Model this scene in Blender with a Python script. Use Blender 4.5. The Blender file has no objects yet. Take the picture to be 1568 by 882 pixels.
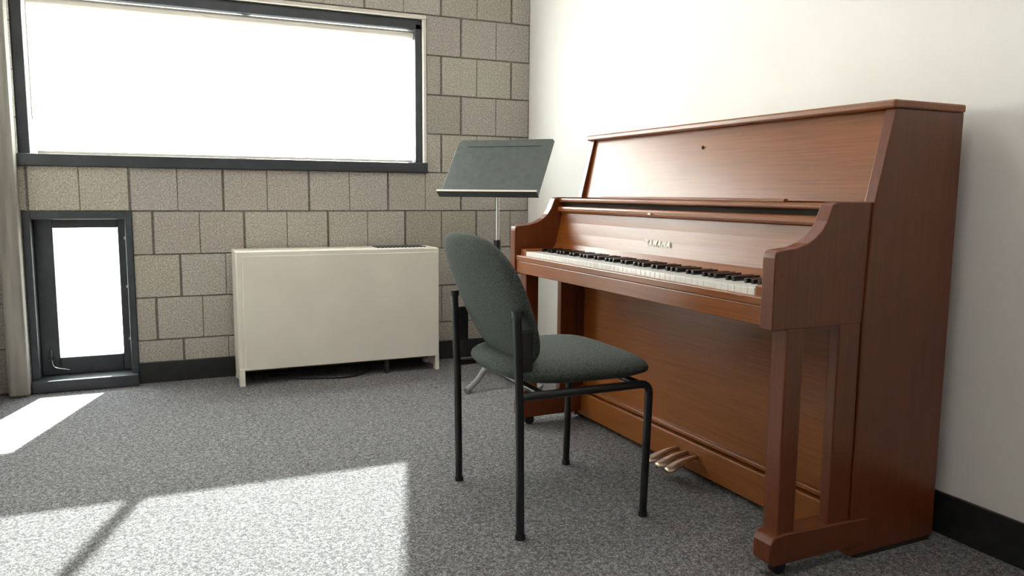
import bpy, bmesh, math, random
import numpy as np
from mathutils import Vector, Matrix
random.seed(3)
S=0.2032
# ---------------------------------------------------------------- camera calibration
f,yaw,pit,rol=1195.6,0.4243,0.1209,0.0084
CAM=np.array([-1.9138,-4.0227,0.9108])
d=np.array([np.sin(yaw)*np.cos(pit),np.cos(yaw)*np.cos(pit),-np.sin(pit)])
r=np.array([np.cos(yaw),-np.sin(yaw),0]);u=np.cross(r,d)
r2=r*np.cos(rol)+u*np.sin(rol);u2=-r*np.sin(rol)+u*np.cos(rol)

# ---------------------------------------------------------------- material helpers
def mat(name,color,rough=.5,metal=0,**kw):
    m=bpy.data.materials.new(name);m.use_nodes=True
    b=m.node_tree.nodes['Principled BSDF']
    b.inputs['Base Color'].default_value=(*color,1);b.inputs['Roughness'].default_value=rough
    b.inputs['Metallic'].default_value=metal
    for k,v in kw.items(): b.inputs[k].default_value=v
    return m
def N(m,t,**kw):
    n=m.node_tree.nodes.new(t)
    for k,v in kw.items():
        if k in n.inputs: n.inputs[k].default_value=v
        else: setattr(n,k,v)
    return n
def L(m,a,b): m.node_tree.links.new(a,b)
def noisy(name,c1,c2,scale,rough=.6,lo=.35,hi=.65,bump=0,bscale=None,stretch=(1,1,1),detail=4,dist=.002,**kw):
    m=mat(name,c1,rough,**kw);b=m.node_tree.nodes['Principled BSDF']
    tc=N(m,'ShaderNodeTexCoord');mp=N(m,'ShaderNodeMapping');mp.inputs['Scale'].default_value=stretch
    L(m,tc.outputs['Object'],mp.inputs['Vector'])
    n=N(m,'ShaderNodeTexNoise');n.inputs['Scale'].default_value=scale;n.inputs['Detail'].default_value=detail
    L(m,mp.outputs[0],n.inputs['Vector'])
    cr=N(m,'ShaderNodeValToRGB');e=cr.color_ramp.elements
    e[0].position=lo;e[0].color=(*c1,1);e[1].position=hi;e[1].color=(*c2,1)
    L(m,n.outputs['Fac'],cr.inputs[0]);L(m,cr.outputs[0],b.inputs['Base Color'])
    if bump:
        n2=N(m,'ShaderNodeTexNoise');n2.inputs['Scale'].default_value=bscale or scale;n2.inputs['Detail'].default_value=3
        L(m,tc.outputs['Object'],n2.inputs['Vector'])
        bp=N(m,'ShaderNodeBump');bp.inputs['Strength'].default_value=bump;bp.inputs['Distance'].default_value=dist
        L(m,n2.outputs['Fac'],bp.inputs['Height']);L(m,bp.outputs[0],b.inputs['Normal'])
    return m
M={}
M['wallwhite']=noisy('painted_drywall',(.83,.81,.775),(.87,.85,.815),3,rough=.7,bump=.15,bscale=220)
M['low_bounce_wall']=noisy('unseen_low_bounce_wall',(.26,.23,.20),(.30,.27,.23),3,rough=.8)  # for the unseen front wall, dark tan chosen to weaken bounced light
M['ceil']=mat('ceiling_paint',(.8,.8,.78),.8)
# fine loop pile carpet
m=mat('loop_pile_carpet',(.1,.1,.1),.95);b=m.node_tree.nodes['Principled BSDF']
tc=N(m,'ShaderNodeTexCoord')
vo=N(m,'ShaderNodeTexVoronoi');vo.inputs['Scale'].default_value=290
n=N(m,'ShaderNodeTexNoise');n.inputs['Scale'].default_value=70;n.inputs['Detail'].default_value=3
L(m,tc.outputs['Object'],vo.inputs['Vector']);L(m,tc.outputs['Object'],n.inputs['Vector'])
sp=N(m,'ShaderNodeSeparateColor');L(m,vo.outputs['Color'],sp.inputs[0])
ad=N(m,'ShaderNodeMath',operation='MULTIPLY_ADD');ad.inputs[1].default_value=.75;ad.inputs[2].default_value=-.25
L(m,sp.outputs[0],ad.inputs[0])
ad2=N(m,'ShaderNodeMath',operation='ADD');L(m,ad.outputs[0],ad2.inputs[0]);L(m,n.outputs['Fac'],ad2.inputs[1])
cr=N(m,'ShaderNodeValToRGB');e=cr.color_ramp.elements
e[0].position=.2;e[0].color=(.040,.040,.044,1);e[1].position=1.0;e[1].color=(.27,.262,.268,1)
x=e.new(.62);x.color=(.112,.109,.113,1)
L(m,ad2.outputs[0],cr.inputs[0]);L(m,cr.outputs[0],b.inputs['Base Color'])
bp=N(m,'ShaderNodeBump');bp.inputs['Strength'].default_value=.35;bp.inputs['Distance'].default_value=.002;bp.invert=True
L(m,vo.outputs['Distance'],bp.inputs['Height']);L(m,bp.outputs[0],b.inputs['Normal'])
M['carpet']=m
M['black']=noisy('black_vinyl',(.012,.012,.013),(.018,.018,.018),20,rough=.45)
M['frame']=noisy('dark_bronze_frame',(.028,.032,.038),(.042,.047,.055),12,rough=.45)
M['trim']=mat('light_trim',(.62,.57,.5),.5)
M['mortar']=noisy('mortar',(.11,.10,.085),(.19,.172,.15),60,rough=.95)
M['cream']=noisy('cream_enamel',(.72,.665,.59),(.76,.705,.63),5,rough=.4)
M['steel']=mat('brushed_steel',(.6,.6,.6),.3,1)
M['blackmetal']=mat('black_metal',(.012,.012,.014),.28)
M['stand']=noisy('stand_grey_paint',(.060,.068,.067),(.077,.086,.084),30,rough=.42)
M['standleg']=noisy('stand_leg_grey',(.16,.165,.16),(.20,.205,.2),30,rough=.4)
M['fabric']=noisy('chair_fabric',(.020,.027,.024),(.088,.10,.092),330,rough=.95,bump=.5,bscale=420,dist=.001)
M['plastic']=mat('black_plastic',(.015,.015,.015),.5)
M['ivory']=mat('white_keys',(.85,.84,.8),.18)
M['ebony']=mat('black_keys',(.01,.01,.01),.22)
M['brass']=mat('tarnished_brass',(.60,.45,.34),.38,1)
M['dark_fill']=mat('dark_gap',(.02,.012,.008),.9)
M['post']=noisy('tan_post',(.16,.148,.125),(.26,.24,.21),6,rough=.7,stretch=(6,6,.4))
M['gold']=mat('gold_leaf_lettering',(.85,.75,.6),.4)
def wood(name,stretch,c1,c2):
    m=mat(name,(.2,.06,.02),.22);b=m.node_tree.nodes['Principled BSDF']
    b.inputs['Coat Weight'].default_value=.22;b.inputs['Coat Roughness'].default_value=.24
    tc=N(m,'ShaderNodeTexCoord');mp=N(m,'ShaderNodeMapping');mp.inputs['Scale'].default_value=stretch
    L(m,tc.outputs['Object'],mp.inputs['Vector'])
    n=N(m,'ShaderNodeTexNoise');n.inputs['Scale'].default_value=10;n.inputs['Detail'].default_value=9;n.inputs['Distortion'].default_value=.2;n.inputs['Roughness'].default_value=.65
    n3=N(m,'ShaderNodeTexNoise');n3.inputs['Scale'].default_value=2.2
    L(m,mp.outputs[0],n.inputs['Vector']);L(m,tc.outputs['Object'],n3.inputs['Vector'])
    ad=N(m,'ShaderNodeMath',operation='MULTIPLY_ADD');ad.inputs[1].default_value=.35;L(m,n3.outputs['Fac'],ad.inputs[0])
    sb=N(m,'ShaderNodeMath',operation='MULTIPLY');sb.inputs[1].default_value=.65;L(m,n.outputs['Fac'],sb.inputs[0]);L(m,sb.outputs[0],ad.inputs[2])
    cr=N(m,'ShaderNodeValToRGB');e=cr.color_ramp.elements
    e[0].position=.25;e[0].color=(*c1,1);e[1].position=.75;e[1].color=(*c2,1)
    L(m,ad.outputs[0],cr.inputs[0]);L(m,cr.outputs[0],b.inputs['Base Color'])
    mr=N(m,'ShaderNodeMapRange');mr.inputs['To Min'].default_value=.29;mr.inputs['To Max'].default_value=.42
    L(m,n.outputs['Fac'],mr.inputs['Value']);L(m,mr.outputs[0],b.inputs['Roughness'])
    return m
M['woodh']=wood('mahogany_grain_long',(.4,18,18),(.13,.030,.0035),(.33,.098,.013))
M['woodv']=wood('mahogany_grain_upright_shaded',(18,18,.4),(.075,.0145,.0025),(.185,.043,.008))  # same mahogany, darkened: shade of the piano sides put into the colour
m=mat('ground_face_block',(.3,.27,.23),.9);b=m.node_tree.nodes['Principled BSDF']
tc=N(m,'ShaderNodeTexCoord')
n=N(m,'ShaderNodeTexNoise');n.inputs['Scale'].default_value=140;n.inputs['Detail'].default_value=5
vo=N(m,'ShaderNodeTexVoronoi');vo.inputs['Scale'].default_value=95
L(m,tc.outputs['Object'],n.inputs['Vector']);L(m,tc.outputs['Object'],vo.inputs['Vector'])
cr=N(m,'ShaderNodeValToRGB');e=cr.color_ramp.elements
e[0].position=.3;e[0].color=(.235,.210,.182,1);e[1].position=.7;e[1].color=(.52,.478,.43,1)
L(m,n.outputs['Fac'],cr.inputs[0])
cv=N(m,'ShaderNodeValToRGB');e=cv.color_ramp.elements
e[0].position=.13;e[0].color=(1,1,1,1);e[1].position=.2;e[1].color=(0,0,0,1)
L(m,vo.outputs['Distance'],cv.inputs[0])
mx=N(m,'ShaderNodeMix',data_type='RGBA');mx.inputs[7].default_value=(.70,.665,.61,1)
L(m,cv.outputs[0],mx.inputs[0]);L(m,cr.outputs[0],mx.inputs[6])
at=N(m,'ShaderNodeAttribute',attribute_name='var')
mm=N(m,'ShaderNodeMix',data_type='RGBA',blend_type='MULTIPLY');mm.inputs[0].default_value=1
L(m,mx.outputs[2],mm.inputs[6]);L(m,at.outputs['Color'],mm.inputs[7]);L(m,mm.outputs[2],b.inputs['Base Color'])
bp=N(m,'ShaderNodeBump');bp.inputs['Strength'].default_value=.5;bp.inputs['Distance'].default_value=.003
L(m,n.outputs['Fac'],bp.inputs['Height']);L(m,bp.outputs[0],b.inputs['Normal'])
M['block']=m
m=bpy.data.materials.new('solar_mesh_shade');m.use_nodes=True;nt=m.node_tree;nt.nodes.clear()
o=N(m,'ShaderNodeOutputMaterial');t=N(m,'ShaderNodeBsdfTransparent');tl=N(m,'ShaderNodeBsdfTranslucent');tl.inputs[0].default_value=(.9,.9,.88,1)
mxs=N(m,'ShaderNodeMixShader');mxs.inputs[0].default_value=.35
L(m,t.outputs[0],mxs.inputs[1]);L(m,tl.outputs[0],mxs.inputs[2]);L(m,mxs.outputs[0],o.inputs[0]);M['shade']=m
m=bpy.data.materials.new('thin_glass');m.use_nodes=True;nt=m.node_tree;nt.nodes.clear()
o=N(m,'ShaderNodeOutputMaterial');t=N(m,'ShaderNodeBsdfTransparent');t.inputs[0].default_value=(.93,.97,.96,1)
g=N(m,'ShaderNodeBsdfGlossy');g.inputs['Roughness'].default_value=.02;mxs=N(m,'ShaderNodeMixShader');mxs.inputs[0].default_value=.05
L(m,t.outputs[0],mxs.inputs[1]);L(m,g.outputs[0],mxs.inputs[2]);L(m,mxs.outputs[0],o.inputs[0]);M['glass']=m

# ---------------------------------------------------------------- mesh helpers
def empty(name,loc=(0,0,0),rz=0):
    e=bpy.data.objects.new(name,None);e.location=loc;e.rotation_euler=(0,0,rz);e.empty_display_size=.1
    bpy.context.collection.objects.link(e);return e
def finish(bm,name,mt,parent=None,bevel=0,smooth=False,seg=2):
    bmesh.ops.recalc_face_normals(bm,faces=bm.faces)
    me=bpy.data.meshes.new(name);bm.to_mesh(me);bm.free()
    me.materials.append(M[mt]);ob=bpy.data.objects.new(name,me);bpy.context.collection.objects.link(ob)
    if parent: ob.parent=parent
    if bevel:
        md=ob.modifiers.new('bevel','BEVEL');md.width=bevel;md.segments=seg;md.limit_method='ANGLE';md.angle_limit=math.radians(40)
        md.harden_normals=False
    if smooth:
        for p in me.polygons:p.use_smooth=True
    return ob
def addbox(bm,x0,x1,y0,y1,z0,z1):
    vs=[bm.verts.new((x,y,z)) for z in (z0,z1) for x,y in ((x0,y0),(x1,y0),(x1,y1),(x0,y1))]
    for q in ((0,3,2,1),(4,5,6,7),(0,1,5,4),(1,2,6,5),(2,3,7,6),(3,0,4,7)): bm.faces.new([vs[i] for i in q])
def box(name,x0,x1,y0,y1,z0,z1,mt,parent=None,bevel=0):
    bm=bmesh.new();addbox(bm,x0,x1,y0,y1,z0,z1);return finish(bm,name,mt,parent,bevel)
def boxes(name,lst,mt,parent=None,bevel=0):
    bm=bmesh.new()
    for b_ in lst: addbox(bm,*b_)
    return finish(bm,name,mt,parent,bevel)
def loft(name,rings,mt,parent=None,closed=True,caps=True,smooth=True,bevel=0):
    bm=bmesh.new();R=[[bm.verts.new(v) for v in rg] for rg in rings];n=len(R[0])
    for a,b_ in zip(R,R[1:]):
        for i in range(n if closed else n-1):
            bm.faces.new((a[i],a[(i+1)%n],b_[(i+1)%n],b_[i]))
    if caps: bm.faces.new(R[0]);bm.faces.new(R[-1])
    return finish(bm,name,mt,parent,bevel,smooth)
def tube(name,pts,rad,mt,parent=None,res=6):
    cu=bpy.data.curves.new(name,'CURVE');cu.dimensions='3D';cu.bevel_depth=rad;cu.bevel_resolution=res;cu.use_fill_caps=True
    sp=cu.splines.new('POLY');sp.points.add(len(pts)-1)
    for i,p_ in enumerate(pts): sp.points[i].co=(*p_,1)
    ob=bpy.data.objects.new(name,cu);bpy.context.collection.objects.link(ob)
    bpy.context.view_layer.update()
    me=bpy.data.meshes.new_from_object(ob);bpy.data.objects.remove(ob)
    me.materials.clear();me.materials.append(M[mt])
    for p_ in me.polygons:p_.use_smooth=True
    ob=bpy.data.objects.new(name,me);bpy.context.collection.objects.link(ob)
    if parent: ob.parent=parent
    return ob
def smoothpath(pts,n=6):
    P=[Vector(p_) for p_ in pts];P=[P[0]*2-P[1]]+P+[P[-1]*2-P[-2]];o=[]
    for i in range(1,len(P)-2):
        for k in range(n):
            t=k/n;a,b_,c,d_=P[i-1],P[i],P[i+1],P[i+2]
            o.append(.5*((2*b_)+(c-a)*t+(2*a-5*b_+4*c-d_)*t*t+(3*b_-a-3*c+d_)*t**3))
    o.append(P[-2]);return o
def fillet(pts,rr,n=6):
    P=[Vector(p_) for p_ in pts];o=[P[0]]
    for i in range(1,len(P)-1):
        a=(P[i-1]-P[i]).normalized();b_=(P[i+1]-P[i]).normalized()
        p0=P[i]+a*rr;p2=P[i]+b_*rr
        for k in range(n+1):
            t=k/n;o.append(p0*(1-t)**2+P[i]*2*t*(1-t)+p2*t*t)
    o.append(P[-1]);return o

# ---------------------------------------------------------------- room shell
XL=-2.60;YF=-5.6;HC=2.75
box('floor',-3.0,.2,YF-.1,.25,-.1,0,'carpet')
box('ceiling',-3.0,.2,YF-.1,.25,HC,HC+.1,'ceil')
box('wall_right',0,.15,YF,.25,0,HC,'wallwhite')
box('wall_left',XL-.15,XL,YF,.25,0,HC,'wallwhite')
box('wall_front',XL,0,YF-.12,YF,0,HC,'low_bounce_wall')
WX0,WX1,WZ0,WZ1=-2.462,-.60,5*S,9*S
VX0,VX1,VZ1=-2.462,-2.028,4*S
bm=bmesh.new();lay=bm.loops.layers.color.new('var')
core=[(XL,WX0,.006,.2,0,HC),(WX1,0,.006,.2,0,HC),(WX0,WX1,.006,.2,WZ1,HC),(VX1,WX1,.006,.2,0,WZ0),(VX0,VX1,.006,.2,VZ1,WZ0)]
for c in core: addbox(bm,*c)
for fc in bm.faces: fc.material_index=1
def blockface(x0,x1,z0,z1,v):
    c=.003;y0,y1=.007,0.0
    a=[bm.verts.new(q) for q in ((x0,y0,z0),(x1,y0,z0),(x1,y0,z1),(x0,y0,z1))]
    i=[bm.verts.new(q) for q in ((x0+c,y1,z0+c),(x1-c,y1,z0+c),(x1-c,y1,z1-c),(x0+c,y1,z1-c))]
    fs=[bm.faces.new(i)]+[bm.faces.new((a[k],a[(k+1)%4],i[(k+1)%4],i[k])) for k in range(4)]
    for fc in fs:
        for lp in fc.loops: lp[lay]=(*v,1)
for k in range(14):
    ph=0 if k%2==0 else .55
    par={0:1,2:1,1:1,3:1,5:0,7:0}.get(k,0)
    z0=k*S+.0020;z1=(k+1)*S-.0020
    v=(1,1,1)
    for n in range(-1,14):
        xr=-(n+ph)*S;xl=xr-S
        if n%2==par: 
            q=random.uniform(.94,1.04);v=(q,q*random.uniform(.985,1.0),q*random.uniform(.97,1.0))
        xr-= .0040 if n%2==par else .0001
        xl+= .0040 if (n+1)%2==par else .0001
        xl=max(xl,XL);xr=min(xr,0)
        segs=[(xl,xr)]
        hole=(WX0,WX1) if 5<=k<=8 else ((VX0,VX1) if k<4 else None)
        if hole:
            ns=[]
            for a,c in segs:
                if a<hole[0]: ns.append((a,min(c,hole[0])))
                if c>hole[1]: ns.append((max(a,hole[1]),c))
            segs=ns
        for a,c in segs:
            if c-a>.012: blockface(a,c,z0,min(z1,HC),v)
ob=finish(bm,'wall_back','block');ob.data.materials.append(M['mortar'])
boxes('baseboard_back',[(VX1,0,-.012,0,0,.1)],'black',bevel=.003)
boxes('baseboard_right',[(-.012,0,YF,-.012,0,.115)],'black',bevel=.003)
boxes('baseboard_left',[(XL,XL+.012,YF,-.12,0,.1)],'black',bevel=.003)
box('trim_1',-2.545,-2.465,-.09,0,0,HC,'post',bevel=.012)

# ---------------------------------------------------------------- window_1 (large)
w1=empty('window_1')
boxes('frame_sill',[(WX0-.003,WX1,-.02,.16,WZ0-.002,WZ0+.05)],'frame',w1,.004)
boxes('frame_members',[(WX0,WX0+.045,.02,.16,WZ0+.05,WZ1-.045),(WX1-.055,WX1-.02,.02,.16,WZ0+.05,WZ1-.045),
   (WX0,WX1-.015,.02,.16,WZ1-.075,WZ1-.025)],'frame',w1,.004)
boxes('outer_trim',[(WX0,WX1,-.006,.16,WZ1-.022,WZ1-.004),(WX1-.018,WX1-.002,-.006,.16,WZ0+.05,WZ1-.022)],'trim',w1,.002)
box('glazing',WX0+.04,WX1-.05,.139,.141,WZ0+.05,WZ1-.07,'glass',w1)
boxes('mullion',[(-1.50,-1.46,.16,.2,WZ0,WZ1)],'frame',w1)
box('shade_cloth',WX0+.068,WX1-.06,.065,.066,WZ0+.052,WZ1-.10,'shade',w1)
boxes('shade_hem_bar',[(WX0+.068,WX1-.06,.06,.071,WZ0+.051,WZ0+.066)],'cream',w1,.002)
tube('shade_roller',[(WX0+.055,.065,WZ1-.10),(WX1-.057,.065,WZ1-.10)],.022,'cream',w1)
tube('shade_chain',[(WX0+.058,.05,WZ1-.1),(WX0+.058,.05,WZ0+.2)],.003,'cream',w1)
# ---------------------------------------------------------------- window_2 (low vent sash)
w2=empty('window_2')
boxes('outer_frame',[(VX0,VX0+.03,-.008,.2,0,VZ1),(VX1-.03,VX1,-.008,.2,0,VZ1),(VX0+.03,VX1-.03,-.008,.2,VZ1-.035,VZ1)],'frame',w2,.003)
boxes('stool',[(VX0+.002,VX1-.002,-.05,.2,.001,.055)],'frame',w2,.004)
gx0,gx1,gz0,gz1=VX0+.105,VX1-.065,.135,.735
boxes('sash',[(VX0+.03,gx0,.08,.13,.055,VZ1-.035),(gx1,VX1-.03,.08,.13,.055,VZ1-.035),(gx0,gx1,.08,.13,.055,gz0),(gx0,gx1,.08,.13,gz1,VZ1-.035)],'frame',w2,.004)
box('vent_glazing',gx0-.004,gx1+.004,.103,.106,gz0-.004,gz1+.004,'glass',w2)
boxes('sash_latch',[(gx0-.05,gx0-.02,.06,.08,.12,.135),(gx0-.04,gx0-.03,.055,.07,.1,.18)],'blackmetal',w2,.002)
tube('latch_lever',smoothpath([(gx0-.035,.06,.13),(gx0-.02,.03,.10),(gx0+.04,.02,.085)]),.004,'blackmetal',w2)
boxes('frame_screws',[(VX1-.04,VX1-.034,.075,.08,z,z+.012) for z in (.2,.45,.68)],'steel',w2)
box('ground_outside',-9,6,.3,14,-.35,-.3,'trim')

# ---------------------------------------------------------------- radiator cover
h=empty('radiator_cover')
HX0,HX1,HY=-1.60,-.62,-.25
boxes('cabinet',[(HX0,HX1,HY,HY+.02,.075,.632),(HX0,HX0+.02,HY+.02,-.02,.02,.632),(HX1-.02,HX1,HY+.02,-.02,.02,.632),(HX0+.02,HX1-.02,HY+.02,-.02,.615,.632),(HX0+.02,HX1-.02,-.04,-.02,.1,.615)],'cream',h,.004)
boxes('front_panel',[(HX0+.025,HX1-.004,HY-.006,HY,.075,.612)],'cream',h,.003)
boxes('top_grille',[(-.92+i*.02,-.91+i*.02,HY+.06,-.07,.632,.636) for i in range(13)],'frame',h,0)
boxes('feet',[(HX0,HX0+.025,HY-.003,HY+.04,0,.085),(HX1-.02,HX1,HY,HY+.04,0,.085),(HX0,HX0+.02,-.06,-.02,0,.085),(HX1-.02,HX1,-.06,-.02,0,.085)],'cream',h,.002)
boxes('inner_bracket',[(-.90,-.885,HY+.01,HY+.05,0,.085)],'frame',h,.002)
tube('pipe',[(HX0+.03,-.15,.06),(HX1-.03,-.15,.06)],.014,'brass',h)
tube('power_cable',[Vector((a,b_,.007)) for a,b_ in [(v.x,v.y) for v in smoothpath([(-1.45,-.10,0),(-1.3,-.2,0),(-1.12,-.26,0),(-1.02,-.22,0),(-.95,-.12,0)])]],.005,'blackmetal')

# ---------------------------------------------------------------- upright piano (local x = along keyboard, y = -depth)
th=0.0184;W=1.42
pn=empty('upright_piano',(-0.0856,-1.2523,0),th-math.pi/2)
def pbox(name,lst,mt,bevel=.002): # (s0,s1,t0,t1,z0,z1)
    return boxes(name,[(a,b_,-d_,-c,e_,g_) for a,b_,c,d_,e_,g_ in lst],mt,pn,bevel)
def prof(name,s0,s1,pts,mt,bevel=.002,smooth=False):
    bm=bmesh.new()
    A=[bm.verts.new((s0,-t,z)) for t,z in pts];B=[bm.verts.new((s1,-t,z)) for t,z in pts];n=len(pts)
    bm.faces.new(A);bm.faces.new(B[::-1])
    for i in range(n): bm.faces.new((A[i],A[(i+1)%n],B[(i+1)%n],B[i]))
    return finish(bm,name,mt,pn,bevel,smooth)
e=.006
side=[(0,.012),(0,1.12),(.243,1.12),(.298,.895),(.31,.60),(.31,.012)]
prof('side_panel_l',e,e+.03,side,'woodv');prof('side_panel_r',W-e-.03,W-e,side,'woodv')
pbox('lid',[(0,W,0,.256,1.12,1.14)],'woodh',.005)
prof('upper_front_panel',e+.03,W-e-.03,[(.212,1.12),(.232,1.12),(.282,.895),(.26,.895)],'woodh')
pbox('back',[(e+.03,W-e-.03,.0,.02,.05,1.12)],'woodv')
pbox('pilasters',[(e+.004,e+.034,.313,.385,.05,.605),(W-e-.034,W-e-.004,.313,.385,.05,.605)],'woodv',.003)
pbox('music_shelf',[(.045,W-.045,.25,.405,.878,.893)],'woodh',.005)
pbox('music_ledge',[(.25,1.17,.33,.345,.893,.902)],'woodh',.002)
pbox('shelf_gap_shade',[(.045,W-.045,.25,.385,.862,.878)],'dark_fill',0)  # solid dark strip, painting the shade between shelf and rail
pbox('fallboard_rail',[(.045,W-.045,.25,.412,.838,.862)],'woodh',.008)
fb=[(.36,.838),(.395,.838),(.40,.80),(.408,.76),(.418,.72),(.43,.70),(.44,.692),(.38,.69)]
prof('fallboard',.045,W-.045,fb,'woodh')
arm=[(.285,.603),(.285,.897),(.41,.897),(.424,.892),(.432,.875),(.441,.852),(.455,.832),(.474,.815),(.497,.802),(.53,.792),(.585,.787),(.593,.783),(.596,.77),(.596,.603)]
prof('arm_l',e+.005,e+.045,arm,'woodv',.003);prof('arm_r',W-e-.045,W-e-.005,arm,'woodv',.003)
pbox('keybed',[(e+.045,W-e-.045,.28,.588,.610,.655)],'woodh')
pbox('key_slip',[(e+.045,W-e-.045,.572,.590,.655,.676)],'woodh',.003)
pbox('key_blocks',[(.053,.10,.42,.572,.655,.70),(1.322,W-.053,.42,.572,.655,.70)],'woodh',.004)
kw=1.222/52;ks=.099
wl=[(ks+i*kw+.0006,ks+(i+1)*kw-.0006,.40,.571,.665,.692) for i in range(52)]
pbox('white_keys',wl,'ivory',.0012)
bl=[]
for i in range(51):
    nm='ABCDEFG'[i%7]
    if nm in 'ACDFG': 
        c=ks+(i+1)*kw;bl.append((c-.0055,c+.0055,.41,.515,.69,.704))
pbox('black_keys',bl,'ebony',.002)
for nm,s0,s1 in (('l',e+.004,e+.053),('r',W-e-.053,W-e-.004)):
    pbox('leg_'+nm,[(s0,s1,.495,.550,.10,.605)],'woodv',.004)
    prof('toe_'+nm,s0-.006,s1+.006,[(.25,.035),(.25,.105),(.535,.112),(.563,.107),(.572,.09),(.572,.045),(.563,.035)],'woodv',.004)
    c=(s0+s1)/2
    tube('caster_'+nm,[(c-.010,-.52,.019),(c+.010,-.52,.019)],.019,'blackmetal',pn)
    pbox('caster_fork_'+nm,[(c-.014,c+.014,.505,.535,.022,.04)],'blackmetal')
pbox('lower_panel',[(e+.03,W-e-.03,.255,.275,.12,.615)],'woodh')
pbox('bottom_rail',[(e+.03,W-e-.03,.25,.30,.02,.115)],'woodh',.004)
pbox('rail_moulding',[(e+.03,W-e-.03,.27,.29,.12,.135)],'woodh',.004)
pbox('base_feet',[(e+.002,e+.028,.01,.28,0,.013),(W-e-.028,W-e-.002,.01,.28,0,.013)],'dark_fill',0)
for i,s in enumerate((.70,.75,.80)):
    rg=[]
    for t,hw,z in ((.29,.009,.075),(.32,.011,.072),(.35,.015,.068),(.375,.022,.06),(.395,.025,.052),(.41,.021,.047),(.417,.010,.045)):
        rg.append([(s+hw*math.cos(a),-t,z+.007*math.sin(a)) for a in [k*math.pi/6 for k in range(12)]])
    loft('pedal_%d'%(i+1),rg,'brass',pn)
pbox('lid_lock',[(.705,.713,.2475,.249,1.055,1.066)],'dark_fill',0)
pbox('fall_knobs',[(.66,.675,.413,.418,.846,.852)],'brass',0)
cu=bpy.data.curves.new('maker_name','FONT');cu.body='YAMAHA';cu.size=.028;cu.extrude=.0004;cu.align_x='CENTER';cu.space_character=1.25;cu.offset=.0006
ob=bpy.data.objects.new('tmp',cu);bpy.context.collection.objects.link(ob);bpy.context.view_layer.update()
me=bpy.data.meshes.new_from_object(ob);bpy.data.objects.remove(ob);me.materials.clear();me.materials.append(M['gold'])
ob=bpy.data.objects.new('maker_lettering',me);bpy.context.collection.objects.link(ob);ob.parent=pn
ob.location=(.71,-.4155,.748);ob.rotation_euler=(math.radians(76),0,0)

# ---------------------------------------------------------------- chair
ch=empty('side_chair',(-.88,-2.0,0))
xr,xf,hy=-.195,.19,.232
for nm,y in (('l',hy),('r',-hy)):
    tube('rear_post_'+nm,[(xr,y,0),(xr-.005,y,.35),(xr-.015,y,.60)],.0115,'blackmetal',ch)
    tube('front_leg_'+nm,fillet([(xf,y,0),(xf+.01,y,.385),(xr,y,.385)],.03),.0115,'blackmetal',ch)
    tube('post_cap_'+nm,[(xr-.015,y,.595),(xr-.015,y,.612)],.014,'plastic',ch)
    tube('foot_glide_'+nm,[(xr,y,0),(xr,y,.015)],.014,'plastic',ch);tube('front_glide_'+nm,[(xf,y,0),(xf,y,.015)],.014,'plastic',ch)
    boxes('back_bracket_'+nm,[(xr-.005,xr+.03,y-.006,y+.006,.45,.56)],'plastic',ch,.005)
tube('cross_bar_front',[(xf-.02,-hy,.385),(xf-.02,hy,.385)],.010,'blackmetal',ch)
tube('cross_bar_rear',[(xr+.06,-hy,.385),(xr+.06,hy,.385)],.010,'blackmetal',ch)
def sup(a,p_): 
    c,s=math.cos(a),math.sin(a);return math.copysign(abs(c)**(2/p_),c),math.copysign(abs(s)**(2/p_),s)
rg=[]
for k in range(13):
    ph=-math.pi/2+math.pi*k/12;sc=max(.02,math.cos(ph))**.35;z=.429+.034*math.sin(ph)
    ring=[]
    for j in range(40):
        cx,sy=sup(j*2*math.pi/40,3.4)
        x=.025+.23*cx*sc;y=.243*sy*sc*(1-.05*(-cx))
        ring.append((x,y,z-(.018*max(0,(x-.16)/.09)**2)))
    rg.append(ring)
loft('seat',rg,'fabric',ch)
zc,hz=.62,.182
rg=[]
for k in range(13):
    ph=-math.pi/2+math.pi*k/12;sc=max(.02,math.cos(ph))**.35;off=.024*math.sin(ph)
    ring=[]
    for j in range(48):
        cy,sz=sup(j*2*math.pi/48,3.0)
        wv=.252*(1-.06*max(0,-sz))
        y=cy*wv*sc;z=zc+sz*hz*sc
        x=xr+.052-.40*(z-.48)+.25*(y*y)+off
        ring.append((x,y,z))
    rg.append(ring)
loft('backrest',rg,'fabric',ch)

# ---------------------------------------------------------------- music stand
ms=empty('music_stand',(-.495,-.66,0),-math.radians(46))
zb=.895
tilt=math.atan2(.22,.27)
def P(u_,v,o_=0):
    return (u_, -.06+v*math.sin(tilt)-o_*math.cos(tilt), zb+v*math.cos(tilt)+o_*math.sin(tilt))
def slab(name,pts,o0,o1,mt,bev=.002):
    bm=bmesh.new();A=[bm.verts.new(P(u_,v,o0)) for u_,v in pts];B=[bm.verts.new(P(u_,v,o1)) for u_,v in pts]
    n=len(pts);bm.faces.new(A);bm.faces.new(B)
    for i in range(n): bm.faces.new((A[i],A[(i+1)%n],B[(i+1)%n],B[i]))
    return finish(bm,name,mt,ms,bev)
slab('desk',[(-.245,0),(.245,0),(.248,.33),(.235,.345),(-.235,.345),(-.248,.33)],0,.004,'stand')
slab('desk_lip',[(-.248,-.004),(.248,-.004),(.248,0.0),(-.248,0.0)],-.002,.040,'stand',.001)
slab('desk_lip_edge',[(-.248,-.004),(.248,-.004),(.248,.006),(-.248,.006)],.038,.041,'trim',.001)
slab('desk_rib',[(-.19,.30),(.19,.30),(.19,.306),(-.19,.306)],.004,.007,'stand',.001)
tube('inner_shaft',[(0,0.055,.45),(0,0.055,.98)],.0085,'steel',ms)
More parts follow.
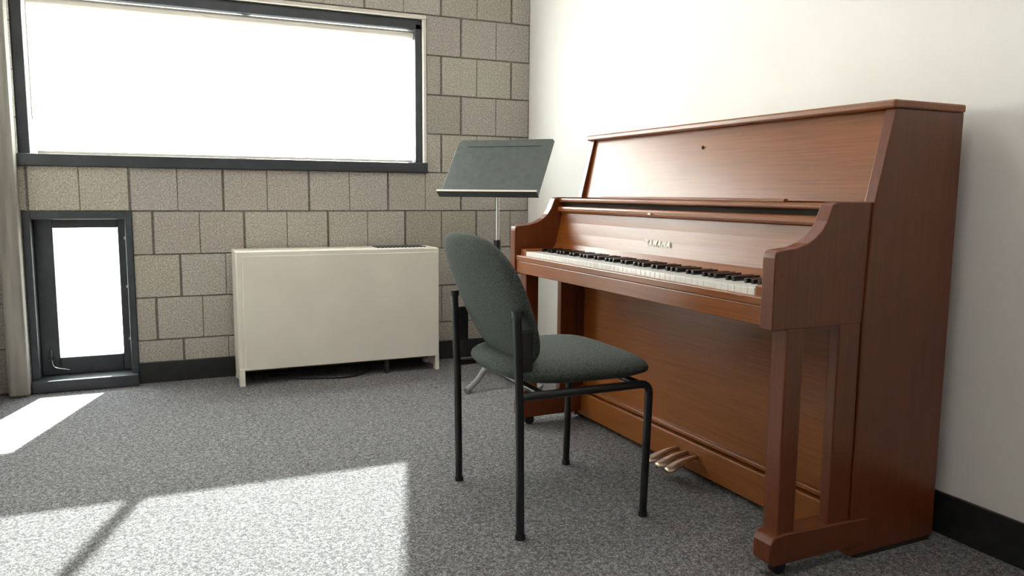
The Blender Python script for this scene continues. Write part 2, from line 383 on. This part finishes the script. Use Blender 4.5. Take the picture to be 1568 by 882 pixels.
tube('tilt_hub',[(-.03,.06,.985),(.03,.06,.985)],.016,'blackmetal',ms)
tube('outer_shaft',[(0,0.055,.06),(0,0.055,.66)],.0135,'blackmetal',ms)
tube('shaft_collar',[(0,0.055,.64),(0,0.055,.69)],.017,'blackmetal',ms)
for k,aw in enumerate((215,300,75)):
    a=math.radians(aw+46);c,s=math.cos(a),math.sin(a)
    tube('base_leg_%d'%(k+1),smoothpath([(.0,.055,.14),(.08*c,.055+.08*s,.105),(.17*c,.055+.17*s,.045),(.26*c,.055+.26*s,.014)]),.014,'standleg',ms)

# ---------------------------------------------------------------- lights
sl=bpy.data.lights.new('sun','SUN');sl.energy=44;sl.angle=math.radians(.8);sl.color=(1,.97,.93)
so=bpy.data.objects.new('sun',sl);bpy.context.collection.objects.link(so)
el=math.radians(33.7);hd=Vector((-.31,-1,0)).normalized()
dr=Vector((hd.x*math.cos(el),hd.y*math.cos(el),-math.sin(el)))
so.rotation_euler=dr.to_track_quat('-Z','Y').to_euler();so.location=(2,6,5)
wd=bpy.data.worlds.new('sky');bpy.context.scene.world=wd;wd.use_nodes=True
bg=wd.node_tree.nodes['Background'];bg.inputs[0].default_value=(.97,.98,1,1);bg.inputs[1].default_value=14
def area(name,loc,sx,sy,en,col=(1,.97,.92)):
    a=bpy.data.lights.new(name,'AREA');a.shape='RECTANGLE';a.size=sx;a.size_y=sy;a.energy=en;a.color=col
    o=bpy.data.objects.new(name,a);o.location=loc;bpy.context.collection.objects.link(o);return o
area('ceiling_light',(-1.3,-3.6,HC-.03),1.2,1.2,12)
area('ceiling_light.001',(-1.3,-1.5,HC-.03),1.2,.6,14)

# ---------------------------------------------------------------- camera
cd=bpy.data.cameras.new('camera');cd.sensor_width=36;cd.lens=f/1568*36;cd.clip_start=.02
co=bpy.data.objects.new('camera',cd);bpy.context.collection.objects.link(co)
mw=Matrix(((r2[0],u2[0],-d[0],CAM[0]),(r2[1],u2[1],-d[1],CAM[1]),(r2[2],u2[2],-d[2],CAM[2]),(0,0,0,1)))
co.matrix_world=mw
sc=bpy.context.scene;sc.camera=co
sc.view_settings.view_transform='Standard';sc.view_settings.exposure=.2
